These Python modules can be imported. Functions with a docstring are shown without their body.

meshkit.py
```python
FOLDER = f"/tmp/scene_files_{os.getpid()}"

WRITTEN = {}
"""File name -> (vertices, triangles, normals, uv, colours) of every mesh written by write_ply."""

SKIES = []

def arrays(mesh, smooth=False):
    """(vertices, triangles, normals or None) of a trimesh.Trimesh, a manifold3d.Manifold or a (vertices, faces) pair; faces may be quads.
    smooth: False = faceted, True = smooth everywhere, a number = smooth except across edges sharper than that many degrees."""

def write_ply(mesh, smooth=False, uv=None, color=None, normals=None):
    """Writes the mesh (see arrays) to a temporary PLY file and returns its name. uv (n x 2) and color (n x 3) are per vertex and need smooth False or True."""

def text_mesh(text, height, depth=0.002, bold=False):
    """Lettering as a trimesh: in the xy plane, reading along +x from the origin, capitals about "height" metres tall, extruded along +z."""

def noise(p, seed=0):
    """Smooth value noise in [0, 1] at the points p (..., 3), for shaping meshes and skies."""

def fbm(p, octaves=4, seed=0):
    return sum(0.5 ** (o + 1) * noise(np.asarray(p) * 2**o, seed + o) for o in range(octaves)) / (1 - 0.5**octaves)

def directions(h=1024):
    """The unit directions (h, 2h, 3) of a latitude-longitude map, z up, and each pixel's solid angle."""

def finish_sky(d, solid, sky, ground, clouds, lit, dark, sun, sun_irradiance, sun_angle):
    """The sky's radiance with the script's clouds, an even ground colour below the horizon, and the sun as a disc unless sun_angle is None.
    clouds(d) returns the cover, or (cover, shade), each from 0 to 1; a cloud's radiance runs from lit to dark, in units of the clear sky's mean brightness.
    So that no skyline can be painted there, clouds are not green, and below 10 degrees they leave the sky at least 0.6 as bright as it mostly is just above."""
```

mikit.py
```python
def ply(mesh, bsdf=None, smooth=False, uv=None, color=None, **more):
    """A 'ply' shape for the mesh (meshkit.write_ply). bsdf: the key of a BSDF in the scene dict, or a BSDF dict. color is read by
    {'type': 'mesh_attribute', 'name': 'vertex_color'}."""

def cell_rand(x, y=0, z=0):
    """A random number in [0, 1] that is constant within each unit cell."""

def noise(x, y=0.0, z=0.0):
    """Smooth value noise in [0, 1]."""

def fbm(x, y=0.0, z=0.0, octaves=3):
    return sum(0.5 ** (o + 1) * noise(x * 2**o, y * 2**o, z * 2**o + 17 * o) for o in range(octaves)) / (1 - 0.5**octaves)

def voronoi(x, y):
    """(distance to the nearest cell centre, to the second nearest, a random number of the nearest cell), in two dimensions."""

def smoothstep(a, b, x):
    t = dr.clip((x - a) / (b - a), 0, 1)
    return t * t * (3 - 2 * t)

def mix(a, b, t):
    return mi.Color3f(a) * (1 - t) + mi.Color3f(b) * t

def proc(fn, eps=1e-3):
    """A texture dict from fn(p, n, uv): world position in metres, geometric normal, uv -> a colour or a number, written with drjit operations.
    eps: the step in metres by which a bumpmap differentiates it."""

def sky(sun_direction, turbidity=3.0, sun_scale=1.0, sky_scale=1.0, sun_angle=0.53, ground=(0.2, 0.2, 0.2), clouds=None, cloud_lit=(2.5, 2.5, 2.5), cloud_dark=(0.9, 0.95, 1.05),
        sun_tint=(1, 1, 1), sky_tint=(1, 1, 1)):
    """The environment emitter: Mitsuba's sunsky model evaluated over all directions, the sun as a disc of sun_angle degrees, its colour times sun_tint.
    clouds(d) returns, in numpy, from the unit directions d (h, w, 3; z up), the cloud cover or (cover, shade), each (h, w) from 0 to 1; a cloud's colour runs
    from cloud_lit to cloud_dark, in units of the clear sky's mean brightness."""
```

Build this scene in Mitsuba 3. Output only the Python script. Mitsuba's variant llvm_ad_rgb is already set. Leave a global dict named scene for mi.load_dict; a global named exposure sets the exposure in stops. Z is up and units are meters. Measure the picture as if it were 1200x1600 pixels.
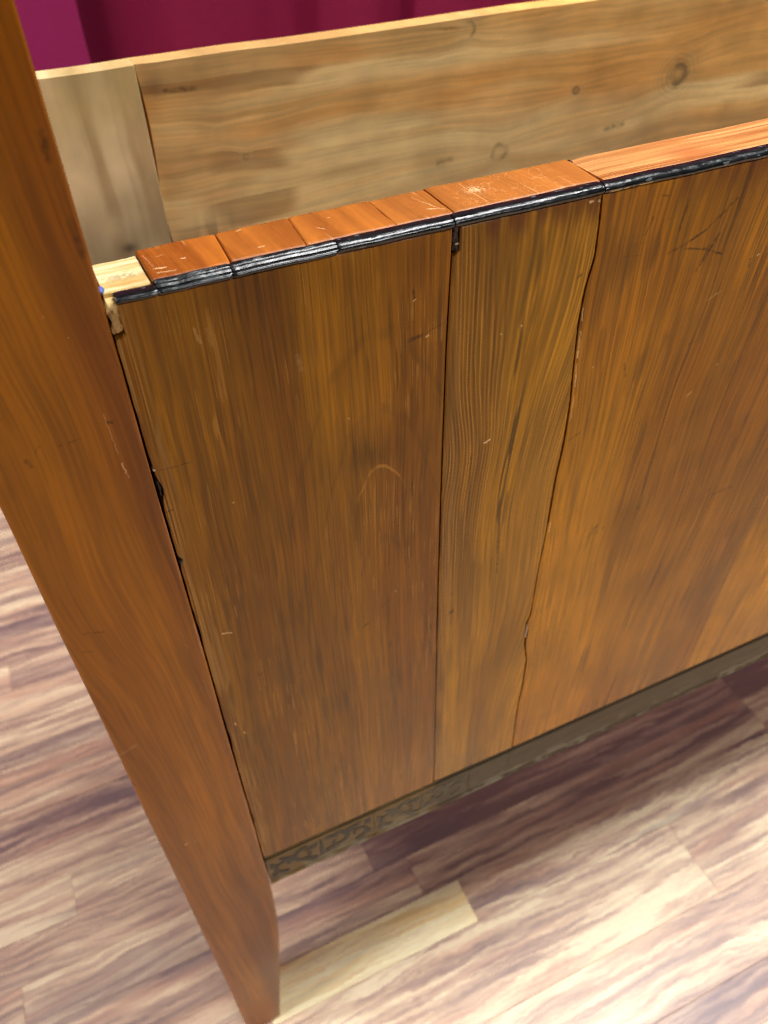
import math, random
import numpy as np, trimesh, shapely
import drjit as dr
import mitsuba as mi
import mikit, meshkit
from mikit import noise, fbm, smoothstep, mix, proc, ply
from scipy.interpolate import PchipInterpolator
from shapely.geometry import Polygon, LineString
T = mi.ScalarTransform4f
rng = random.Random(7)
nrng = np.random.default_rng(7)

# ------------------------------------------------------------------ camera, light, exposure
CAM = np.array([-0.01496, -0.28031, 0.94028])
FW = np.array([0.28960655, 0.66798133, -0.68551367])
UP = np.array([0.30161599, 0.61602673, 0.7276942])
scene, labels = {}, {}
scene['camera'] = {
    'type': 'thinlens', 'fov_axis': 'x', 'fov': 2 * math.degrees(math.atan(600 / 1264.75)),
    'aperture_radius': 0.0014, 'focus_distance': 0.365, 'near_clip': 0.02, 'far_clip': 60.0,
    'to_world': T().look_at(origin=CAM.tolist(), target=(CAM + FW).tolist(), up=UP.tolist()),
}
exposure = 0.0
LAMP = (24.5, 24.2, 24.4)
LAMP_SPOTS = [(1.00, 0.02), (-1.40, 0.02), (3.40, 0.02), (1.00, -2.30)]
LAMP_Z = 2.75


# ------------------------------------------------------------------ helpers
def add(key, mesh, bsdf, smooth=30, label=None, **more):
    base, n = key, 0
    while key in scene:
        n += 1
        key = f'{base}_{n:03d}'
    scene[key] = ply(mesh, bsdf, smooth, **more)
    if label:
        labels.setdefault(key, {})['label'] = label
    return key


def bevel_box(x0, x1, y0, y1, z0, z1, c=0.001):
    pts = []
    for a in (x0, x1):
        for b in (y0, y1):
            for d in (z0, z1):
                sx, sy, sz = (c if a == x0 else -c), (c if b == y0 else -c), (c if d == z0 else -c)
                pts += [(a, b + sy, d + sz), (a + sx, b, d + sz), (a + sx, b + sy, d)]
    return trimesh.convex.convex_hull(np.array(pts))


def slab(left, right, z0, z1, y0, y1, nx, nz, disp=None, edge=0.0006, horizontal_ends=True):
    """A board standing in the xz plane: front face (towards -y) is a grid between the curves left(z) and right(z)."""
    zs = np.linspace(z0, z1, nz)
    s = np.linspace(0, 1, nx)
    s[1], s[-2] = 0.008, 0.992
    zs[1], zs[-2] = z0 + 0.0008, z1 - 0.0008
    L, R = np.array([left(z) for z in zs]), np.array([right(z) for z in zs])
    X = L[:, None] + (R - L)[:, None] * s[None]
    Z = np.repeat(zs[:, None], nx, 1)
    Y = np.full_like(X, y0)
    if disp is not None:
        Y = Y + disp(X, Z)
    Y[:, 0] += edge; Y[:, -1] += edge
    Y[0] += edge; Y[-1] += edge
    front = np.stack([X, Y, Z], -1).reshape(-1, 3)
    back = np.stack([X, np.full_like(X, y1), Z], -1).reshape(-1, 3)
    idx = np.arange(nx * nz).reshape(nz, nx)
    a, b, c, d = idx[:-1, :-1].ravel(), idx[:-1, 1:].ravel(), idx[1:, 1:].ravel(), idx[1:, :-1].ravel()
    F = [np.stack([a, b, c], 1), np.stack([a, c, d], 1)]
    o = nx * nz
    F += [np.stack([a, c, b], 1) + o, np.stack([a, d, c], 1) + o]
    for line, flip in ((idx[0], False), (idx[-1], True), (idx[:, 0], True), (idx[:, -1], False)):
        p, q = line[:-1], line[1:]
        if flip:
            p, q = q, p
        F += [np.stack([p, p + o, q + o], 1), np.stack([p, q + o, q], 1)]
    return trimesh.Trimesh(np.vstack([front, back]), np.vstack(F), process=False)


def sweep_x(profile, xs, wob=None):
    """Sweeps a closed (y, z) profile along x; wob(x) -> (dy, dz, scale)."""
    P = np.array(profile)
    c = P.mean(0)
    n = len(P)
    V = []
    for x in xs:
        dy, dz, s = wob(x) if wob else (0, 0, 1)
        q = (P - c) * s + c + [dy, dz]
        V.append(np.column_stack([np.full(n, x), q]))
    V = np.vstack(V + [[[xs[0], *c]], [[xs[-1], *c]]])
    F = []
    for k in range(len(xs) - 1):
        for i in range(n):
            j = (i + 1) % n
            a, b, d, e = k * n + i, k * n + j, (k + 1) * n + j, (k + 1) * n + i
            F += [(a, b, d), (a, d, e)]
    m0, m1 = len(V) - 2, len(V) - 1
    o = (len(xs) - 1) * n
    for i in range(n):
        j = (i + 1) % n
        F += [(m0, j, i), (m1, o + i, o + j)]
    m = trimesh.Trimesh(V, np.array(F), process=False)
    if m.volume < 0:
        m.invert()
    return m


def block(corners, z0, z1, nx, ny, dz=None, edge=0.0004):
    """A cap block: top face is a grid over the four plan corners (front-left, front-right, rear-right, rear-left)."""
    fl, fr, rr, rl = [np.array(c, float) for c in corners]
    s, t = np.linspace(0, 1, nx), np.linspace(0, 1, ny)
    s[1], s[-2], t[1], t[-2] = 0.02, 0.98, 0.025, 0.975
    S, Tt = np.meshgrid(s, t)
    P = ((1 - S) * (1 - Tt))[..., None] * fl + (S * (1 - Tt))[..., None] * fr + (S * Tt)[..., None] * rr + ((1 - S) * Tt)[..., None] * rl
    Z = np.full(S.shape, z1)
    if dz is not None:
        Z = Z + dz(P[..., 0], P[..., 1])
    Z[0] -= edge; Z[-1] -= edge; Z[:, 0] -= edge; Z[:, -1] -= edge
    top = np.concatenate([P, Z[..., None]], -1).reshape(-1, 3)
    bot = np.concatenate([P, np.full_like(Z, z0)[..., None]], -1).reshape(-1, 3)
    idx = np.arange(nx * ny).reshape(ny, nx)
    a, b, c, d = idx[:-1, :-1].ravel(), idx[:-1, 1:].ravel(), idx[1:, 1:].ravel(), idx[1:, :-1].ravel()
    o = nx * ny
    F = [np.stack([a, b, c], 1), np.stack([a, c, d], 1), np.stack([a, c, b], 1) + o, np.stack([a, d, c], 1) + o]
    for line, flip in ((idx[0], False), (idx[-1], True), (idx[:, 0], True), (idx[:, -1], False)):
        p, q = line[:-1], line[1:]
        if flip:
            p, q = q, p
        F += [np.stack([p, p + o, q + o], 1), np.stack([p, q + o, q], 1)]
    return trimesh.Trimesh(np.vstack([top, bot]), np.vstack(F), process=False)


def nz2(X, Z, f, seed):
    return meshkit.fbm(np.stack([X * f, Z * f, np.full_like(X, seed * 7.3)], -1), 3) - 0.5


# ------------------------------------------------------------------ procedural materials
def C(r, g, b):
    """An sRGB colour 0..255 as a linear one."""
    f = lambda v: v / 12.92 if v <= 0.04045 else ((v + 0.055) / 1.055) ** 2.4
    return mi.Color3f(*[f(v / 255.0) for v in (r, g, b)])


def strokes(u, v, items):
    """Strongest of a list of small uneven strokes (u0, v0, u1, v1, half width, strength): scratches, dents, flecks."""
    out = mi.Float(0)
    u = u + 0.0007 * (noise(u * 700, v * 700, 1.0) - 0.5)
    v = v + 0.0007 * (noise(u * 700, v * 700, 2.0) - 0.5)
    for u0, v0, u1, v1, w, s in items:
        du, dv = u1 - u0, v1 - v0
        t = dr.clip(((u - u0) * du + (v - v0) * dv) / (du * du + dv * dv + 1e-12), 0, 1)
        d = dr.sqrt(dr.square(u - u0 - t * du) + dr.square(v - v0 - t * dv))
        out = dr.maximum(out, s * (1 - smoothstep(0.0, 1.15 * w, d)))
    return dr.minimum(out * (0.78 + 0.6 * noise(u * 1300, v * 1300, 3.0)) * (0.50 + 0.50 * smoothstep(0.25, 0.55, noise(u * 420, v * 420, 5.0))), 1.0)


def fibre(across, along, seed):
    """Crisp wood fibre in about -1..1: fine threads and shorter dashes."""
    a = smoothstep(0.22, 0.78, noise(across * 760, along * 15, seed))
    b = smoothstep(0.25, 0.75, noise(across * 1500, along * 42, seed + 3))
    c = smoothstep(0.30, 0.70, noise(across * 330, along * 9, seed + 6))
    return 0.70 * (a - 0.5) + 1.0 * (b - 0.5) + 0.22 * (c - 0.5)


def spot(u, v, u0, v0, ru, rv):
    return dr.exp(-(dr.square((u - u0) / ru) + dr.square((v - v0) / rv)))


def varnished(fn, rough=0.27, bump=None, scale=0.0005, spec=0.30, coat=0.0):
    b = {'type': 'principled', 'base_color': proc(fn), 'roughness': rough if not callable(rough) else proc(rough), 'specular': spec}
    if coat:
        b['clearcoat'] = coat; b['clearcoat_gloss'] = 0.9
    if bump is not None:
        b = {'type': 'bumpmap', 'arbitrary': proc(bump, 4e-4), 'scale': scale, 'bsdf': b}
    return {'type': 'twosided', 'bsdf': b}


# --- panel boards (grain upright)
def board1(p, n, uv):
    x, z = p.x, p.z
    xw = x + 0.012 * (fbm(x * 14, z * 3.5, 3.0) - 0.5) - 0.02 * (z - 0.6) * smoothstep(0.10, 0.0, x)
    fig = fbm(xw * 34, z * 2.1, 1.5, 4)
    lines = fbm(xw * 420, z * 9, 5.0, 2)
    fine = noise(xw * 1500, z * 38, 9.0)
    c = mix(C(124, 73, 0), C(158, 104, 0), smoothstep(0.25, 0.75, fig))
    c = c * (0.82 + 0.36 * fbm(x * 36, z * 22, 8.0, 3))
    c = mix(c, C(126, 70, 0), 0.42 * smoothstep(0.45, 0.75, fbm(x * 22 + 8, z * 5, 2.0)))
    c = c * (0.90 + 0.20 * lines) * (1 + 0.26 * fibre(xw, z, 2.0) * (0.5 + fbm(x * 30, z * 10, 9.0)))
    dash = smoothstep(0.62, 0.80, noise(xw * 1100 + 2, z * 42, 5.0)) * smoothstep(0.40, 0.60, noise(x * 90, z * 22, 6.0))
    c = c * (1 - 0.22 * dash)
    c = c * (0.84 + 0.20 * smoothstep(-0.0010, 0.0014, x - 0.0800 - 0.006 * (noise(z * 9, 2.0) - 0.5) - 0.02 * (0.62 - z)))
    # short pale pores
    pore = smoothstep(0.74, 0.86, noise(xw * 1500 + 4, z * 60, 2.0)) * smoothstep(0.42, 0.70, fbm(x * 60, z * 16, 4.0))
    c = mix(c, C(186, 132, 52), 0.42 * pore)
    c = c * (1 - 0.18 * smoothstep(0.6, 0.85, fine))
    # flame (cathedral) figure
    dx = x - 0.1055
    g = (z - 0.683) + 95 * dr.square(dx) + 0.004 * (noise(x * 260, z * 40) - 0.5)
    near = smoothstep(0.55, 0.66, z) * (1 - smoothstep(0.016, 0.021, dr.abs(dx)))
    arch = (1 - smoothstep(0.0004, 0.0018, dr.abs(g))) * near * (0.5 + 0.8 * smoothstep(0.35, 0.65, noise(x * 420, z * 420, 3.0)))
    dusk = spot(x, z, 0.101, 0.694, 0.016, 0.012) + 1.0 * spot(x, z, 0.0905, 0.655, 0.0035, 0.028) + 0.5 * spot(x, z, 0.1185, 0.655, 0.002, 0.022)
    c = c * (1 - 0.38 * dr.minimum(dusk, 1.0) * (0.4 + 1.2 * noise(xw * 700, z * 60)))
    c = mix(c, C(190, 134, 50), 0.45 * arch * smoothstep(0.660, 0.678, z))
    for off, k in ((0.035, 60), (0.075, 40), (-0.05, 120)):
        g2 = (z - 0.683 - off) + k * dr.square(dx) + 0.006 * (noise(x * 160 + off * 50, z * 30) - 0.5)
        c = c * (1 - 0.15 * (1 - smoothstep(0.0010, 0.005, dr.abs(g2))) * smoothstep(0.3, 0.6, noise(x * 200, z * 60, off * 40 + 9)))
    # rubbed left edge and long pale streaks beside it
    e = x + 0.004 * (noise(z * 60, 3.0) - 0.5) 
    c = mix(c, C(182, 134, 66), 0.60 * (1 - smoothstep(0.001, 0.0095, e)) * smoothstep(0.35, 0.75, noise(x * 1500, z * 26, 4.0)))
    c = mix(c, C(164, 120, 60), 0.5 * (1 - smoothstep(0.0, 0.002, dr.abs(e - 0.0068 - 0.03 * (0.80 - z) * smoothstep(0.70, 0.80, z)))) * smoothstep(0.35, 0.75, noise(x * 300, z * 14, 6.0)))
    # hairline across the board and an upright seam
    seam = 1 - smoothstep(0.0002, 0.0008, dr.abs(x - 0.0800 - 0.006 * (noise(z * 9, 2.0) - 0.5) - 0.02 * (0.62 - z)))
    c = mix(c, C(150, 100, 44), 0.40 * seam * smoothstep(0.35, 0.6, noise(z * 90, 1.0)))
    dark = strokes(x, z, [(0.1215, 0.7500, 0.128, 0.7510, 0.0016, 0.7), (0.128, 0.7512, 0.139, 0.7545, 0.0006, 0.4), (0.1235, 0.7735, 0.1240, 0.7690, 0.0010, 0.6),
                          (0.0035, 0.7196, 0.0173, 0.7191, 0.0006, 0.6), (0.026, 0.5585, 0.029, 0.5595, 0.0012, 0.5), (0.091, 0.566, 0.094, 0.567, 0.0013, 0.6),
                          (0.047, 0.545, 0.050, 0.546, 0.0012, 0.5), (0.103, 0.577, 0.109, 0.582, 0.0006, 0.35), (0.108, 0.538, 0.1085, 0.543, 0.0012, 0.45),
                          (0.0015, 0.696, 0.004, 0.6965, 0.0008, 0.6), (0.055, 0.607, 0.056, 0.600, 0.0008, 0.4), (0.033, 0.462, 0.034, 0.468, 0.0010, 0.4)])
    c = c * (1 - 0.75 * dark)
    light = strokes(x, z, [(0.1237, 0.7688, 0.1245, 0.7693, 0.0006, 0.9), (0.130, 0.7492, 0.131, 0.7500, 0.0006, 0.7), (0.0120, 0.6036, 0.0165, 0.6018, 0.0009, 0.9),
                           (0.0300, 0.7805, 0.0310, 0.7740, 0.0008, 0.22), (0.0345, 0.7795, 0.0352, 0.7720, 0.0010, 0.18), (0.0695, 0.7570, 0.0710, 0.7500, 0.0016, 0.16),
                           (0.0098, 0.5105, 0.0102, 0.5080, 0.0008, 0.8), (0.0060, 0.5220, 0.0064, 0.5200, 0.0008, 0.7), (0.112, 0.588, 0.1128, 0.5865, 0.0007, 0.6),
                           (0.0905, 0.7180, 0.0906, 0.7178, 0.0006, 0.7), (0.0310, 0.690, 0.0312, 0.6898, 0.0006, 0.6)])
    return mix(c, C(226, 186, 128), light)


def board2(p, n, uv):
    x, z = p.x, p.z
    r = smoothstep(0.150, 0.212, x)
    lean = r * (0.10 * (z - 0.62) + 0.0045 * dr.sin((z - 0.70) * 26.0)) - (1 - r) * (0.02 * (z - 0.62) - 0.004 * dr.exp(-dr.square((z - 0.675) / 0.03)))
    xw = x - lean + 0.0030 * (fbm(x * 30, z * 9, 1.0) - 0.5)
    ph = xw * 3300 + 7.0 * fbm(xw * 110, z * 7, 2.0) + 2.0 * noise(xw * 600, z * 60, 8.0)
    rings = 0.5 + 0.5 * dr.sin(ph)
    top = smoothstep(0.47, 0.70, z)
    amp = smoothstep(0.32, 0.62, fbm(xw * 50 + 3, z * 11, 6.0)) * (0.30 + 0.70 * top) * (0.45 + 0.75 * noise(xw * 900, z * 55, 4.0))
    fig = fbm(xw * 44, z * 2.4, 9.0, 4)
    c = mix(C(126, 80, 0), C(172, 118, 5), smoothstep(0.3, 0.7, fig))
    c = c * (0.80 + 0.40 * fbm(xw * 50 + 4, z * 18, 8.0, 3))
    c = mix(c, C(186, 134, 56), 0.52 * smoothstep(0.55, 0.95, rings) * amp)
    c = c * (1 - 0.22 * smoothstep(0.60, 1.0, 1 - rings) * amp)
    c = c * (1 + 0.34 * fibre(xw, z, 4.0))
    band = spot(x, z, 0.1815, 0.70, 0.0050, 0.09) + 0.8 * spot(x, z, 0.178, 0.63, 0.0034, 0.06) + 0.6 * spot(x, z, 0.164, 0.60, 0.0018, 0.05) + 0.6 * spot(x, z, 0.187, 0.77, 0.003, 0.022) + 0.5 * spot(x, z, 0.170, 0.56, 0.003, 0.05)
    c = c * (1 - 0.70 * dr.minimum(band, 1.0) * smoothstep(0.38, 0.70, noise(xw * 620, z * 40, 5.0)))
    c = mix(c, C(96, 44, 6), 0.75 * smoothstep(0.783, 0.796, z + 0.006 * (noise(x * 300, 4.0) - 0.5)) * smoothstep(0.25, 0.65, noise(x * 260, z * 30, 2.0)))
    pale = spot(x, z, 0.1460, 0.67, 0.0026, 0.075) + 0.6 * spot(x, z, 0.1475, 0.60, 0.002, 0.05)
    c = mix(c, C(170, 124, 62), 0.60 * pale * smoothstep(0.30, 0.7, noise(xw * 1000, z * 22, 7.0)))
    dark = strokes(x, z, [(0.1495, 0.5488, 0.1508, 0.5494, 0.0018, 1.0), (0.1495, 0.566, 0.1503, 0.5665, 0.0010, 0.6), (0.209, 0.7600, 0.2100, 0.7606, 0.0012, 0.7), (0.1795, 0.60, 0.181, 0.57, 0.0010, 0.6), (0.157, 0.672, 0.1575, 0.60, 0.0007, 0.6)])
    c = c * (1 - 0.8 * dark)
    light = strokes(x, z, [(0.1645, 0.6775, 0.1680, 0.6785, 0.0009, 0.9), (0.1690, 0.7405, 0.1692, 0.7403, 0.0007, 0.9), (0.1800, 0.7420, 0.1801, 0.7419, 0.0006, 0.9),
                           (0.2090, 0.7950, 0.2102, 0.7950, 0.0009, 0.9)])
    return mix(c, C(230, 196, 146), light)


def board3(p, n, uv):
    x, z = p.x, p.z
    xw = x - 0.092 * (z - 0.6) * smoothstep(0.215, 0.29, x) + 0.009 * (fbm(x * 16, z * 9, 2.0) - 0.5)
    fig = fbm(xw * 26, z * 2.6, 4.0, 4)
    c = mix(C(146, 92, 0), C(184, 122, 2), smoothstep(0.28, 0.72, fig))
    c = c * (0.76 + 0.48 * fbm(xw * 30 + 4, z * 24, 8.0, 4))
    c = mix(c, C(150, 86, 0), 0.42 * smoothstep(0.42, 0.70, fbm(x * 17 + 5, z * 8, 7.0)))
    c = c * (1 + 0.32 * fibre(xw, z, 7.0) * (0.5 + fbm(x * 25, z * 12, 3.0)))
    dash = smoothstep(0.60, 0.80, noise(xw * 1000 + 2, z * 46, 5.0)) * smoothstep(0.38, 0.60, noise(x * 70, z * 26, 6.0))
    c = c * (1 - 0.28 * dash)
    pore = smoothstep(0.70, 0.86, noise(xw * 1200 + 7, z * 50, 9.0)) * smoothstep(0.40, 0.62, noise(x * 60, z * 20, 2.0))
    c = mix(c, C(170, 116, 40), 0.36 * pore)
    near = (1 - smoothstep(0.225, 0.262, x)) * smoothstep(0.55, 0.75, z)
    rings = 0.5 + 0.5 * dr.sin((x - 0.03 * z) * 2900 + 4 * noise(x * 200, z * 8) + noise(x * 500, z * 60))
    c = mix(c, C(172, 120, 46), 0.45 * (0.3 + noise(x * 900, z * 50)) * smoothstep(0.6, 1.0, rings) * near)
    # thin dark veins following the lean
    vein = smoothstep(0.60, 0.72, noise(xw * 130 + 9, z * 5.0, 3.0)) * smoothstep(0.45, 0.62, noise(xw * 700, z * 16, 1.0))
    c = c * (1 - 0.22 * vein)
    vl = mi.Float(0)
    for x0, w, s in ((0.283, 0.0011, 0.6), (0.3065, 0.0009, 0.55), (0.3275, 0.0014, 0.7), (0.254, 0.0008, 0.4), (0.352, 0.0012, 0.6), (0.372, 0.0010, 0.45), (0.41, 0.0014, 0.5)):
        d = dr.abs(xw - x0 - 0.003 * (noise(z * 22, x0 * 90) - 0.5))
        vl = dr.maximum(vl, s * (1 - smoothstep(0.3 * w, w, d)) * smoothstep(0.35, 0.55, noise(z * 14, x0 * 31)))
    c = c * (1 - 0.6 * vl)
    # worn dark stain and scratched strokes near the top
    c = c * (1 - 0.30 * spot(x, z, 0.236, 0.762, 0.014, 0.020) * (0.5 + noise(xw * 90, z * 40)))
    c = mix(c, C(96, 40, 10), 0.5 * smoothstep(0.781, 0.797, z) * smoothstep(0.35, 0.7, noise(x * 240, z * 16, 2.0)))
    dark = strokes(x, z, [(0.2605, 0.7600, 0.2700, 0.7626, 0.0010, 0.9), (0.2700, 0.7626, 0.2820, 0.7682, 0.0009, 0.85), (0.2820, 0.7682, 0.2960, 0.7800, 0.0010, 0.8),
                          (0.2700, 0.7605, 0.2830, 0.7575, 0.0008, 0.75), (0.2830, 0.7575, 0.2960, 0.7520, 0.0010, 0.75), (0.2905, 0.7635, 0.2835, 0.7495, 0.0013, 0.9),
                          (0.2860, 0.7590, 0.2815, 0.7455, 0.0008, 0.6), (0.2490, 0.7905, 0.2525, 0.7895, 0.0007, 0.7), (0.2530, 0.7780, 0.2525, 0.7610, 0.0005, 0.45),
                          (0.2530, 0.7780, 0.2600, 0.7780, 0.0004, 0.35), (0.2660, 0.7850, 0.2640, 0.7710, 0.0010, 0.5), (0.2465, 0.7810, 0.2440, 0.7730, 0.0009, 0.55),
                          (0.2380, 0.7730, 0.2450, 0.7735, 0.0004, 0.4), (0.2360, 0.7690, 0.2460, 0.7690, 0.0004, 0.4), (0.2340, 0.7640, 0.2440, 0.7630, 0.0004, 0.35),
                          (0.2190, 0.660, 0.2255, 0.6635, 0.0010, 0.55), (0.2500, 0.5775, 0.2530, 0.5800, 0.0015, 0.75), (0.2475, 0.5735, 0.2510, 0.5745, 0.0014, 0.6),
                          (0.2530, 0.5745, 0.2540, 0.5750, 0.0014, 0.55), (0.2575, 0.5760, 0.2583, 0.5765, 0.0013, 0.6), (0.2830, 0.5830, 0.2836, 0.5835, 0.0014, 0.6),
                          (0.3440, 0.5740, 0.3450, 0.5750, 0.0018, 0.5), (0.3500, 0.5680, 0.3650, 0.5690, 0.0013, 0.6), (0.3880, 0.410, 0.3930, 0.437, 0.0012, 0.6),
                          (0.2300, 0.5750, 0.2306, 0.5755, 0.0014, 0.45), (0.2480, 0.7010, 0.2500, 0.6930, 0.0012, 0.5), (0.3170, 0.7440, 0.3178, 0.7405, 0.0012, 0.7), (0.2900, 0.7010, 0.2930, 0.7020, 0.0006, 0.5)])
    c = c * (1 - 0.78 * dark)
    light = strokes(x, z, [(0.2950, 0.7265, 0.3030, 0.7300, 0.0006, 0.4), (0.3215, 0.7455, 0.3225, 0.7462, 0.0006, 0.7), (0.3160, 0.6810, 0.3163, 0.6813, 0.0007, 0.7),
                           (0.2990, 0.6640, 0.3020, 0.6665, 0.0007, 0.5), (0.2270, 0.7050, 0.2273, 0.7052, 0.0006, 0.6), (0.2158, 0.7290, 0.2164, 0.7140, 0.0007, 0.9), (0.2166, 0.7100, 0.2176, 0.6960, 0.0006, 0.8),
                           (0.2180, 0.6900, 0.2182, 0.6740, 0.0005, 0.6), (0.2150, 0.742, 0.2152, 0.735, 0.0005, 0.6), (0.2160, 0.5980, 0.2158, 0.5900, 0.0005, 0.7)])
    return mix(c, C(226, 184, 122), light)


def board_bump(p, n, uv):
    x, z = p.x, p.z
    return 0.6 * fbm(x * 300, z * 9, 1.0, 2) + 0.5 * fbm(x * 60, z * 9, 4.0) + 0.25 * noise(x * 900, z * 60, 3.0)


def board_rough(p, n, uv):
    return 0.18 + 0.16 * fbm(p.x * 30, p.z * 18, 3.0) + 0.05 * noise(p.x * 600, p.z * 30)


scene['mat_board_a'] = varnished(board1, board_rough, board_bump, 0.00012, spec=0.27)
scene['mat_board_b'] = varnished(board2, board_rough, board_bump, 0.00022)
scene['mat_board_c'] = varnished(board3, board_rough, board_bump, 0.00014, spec=0.28)


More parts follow.
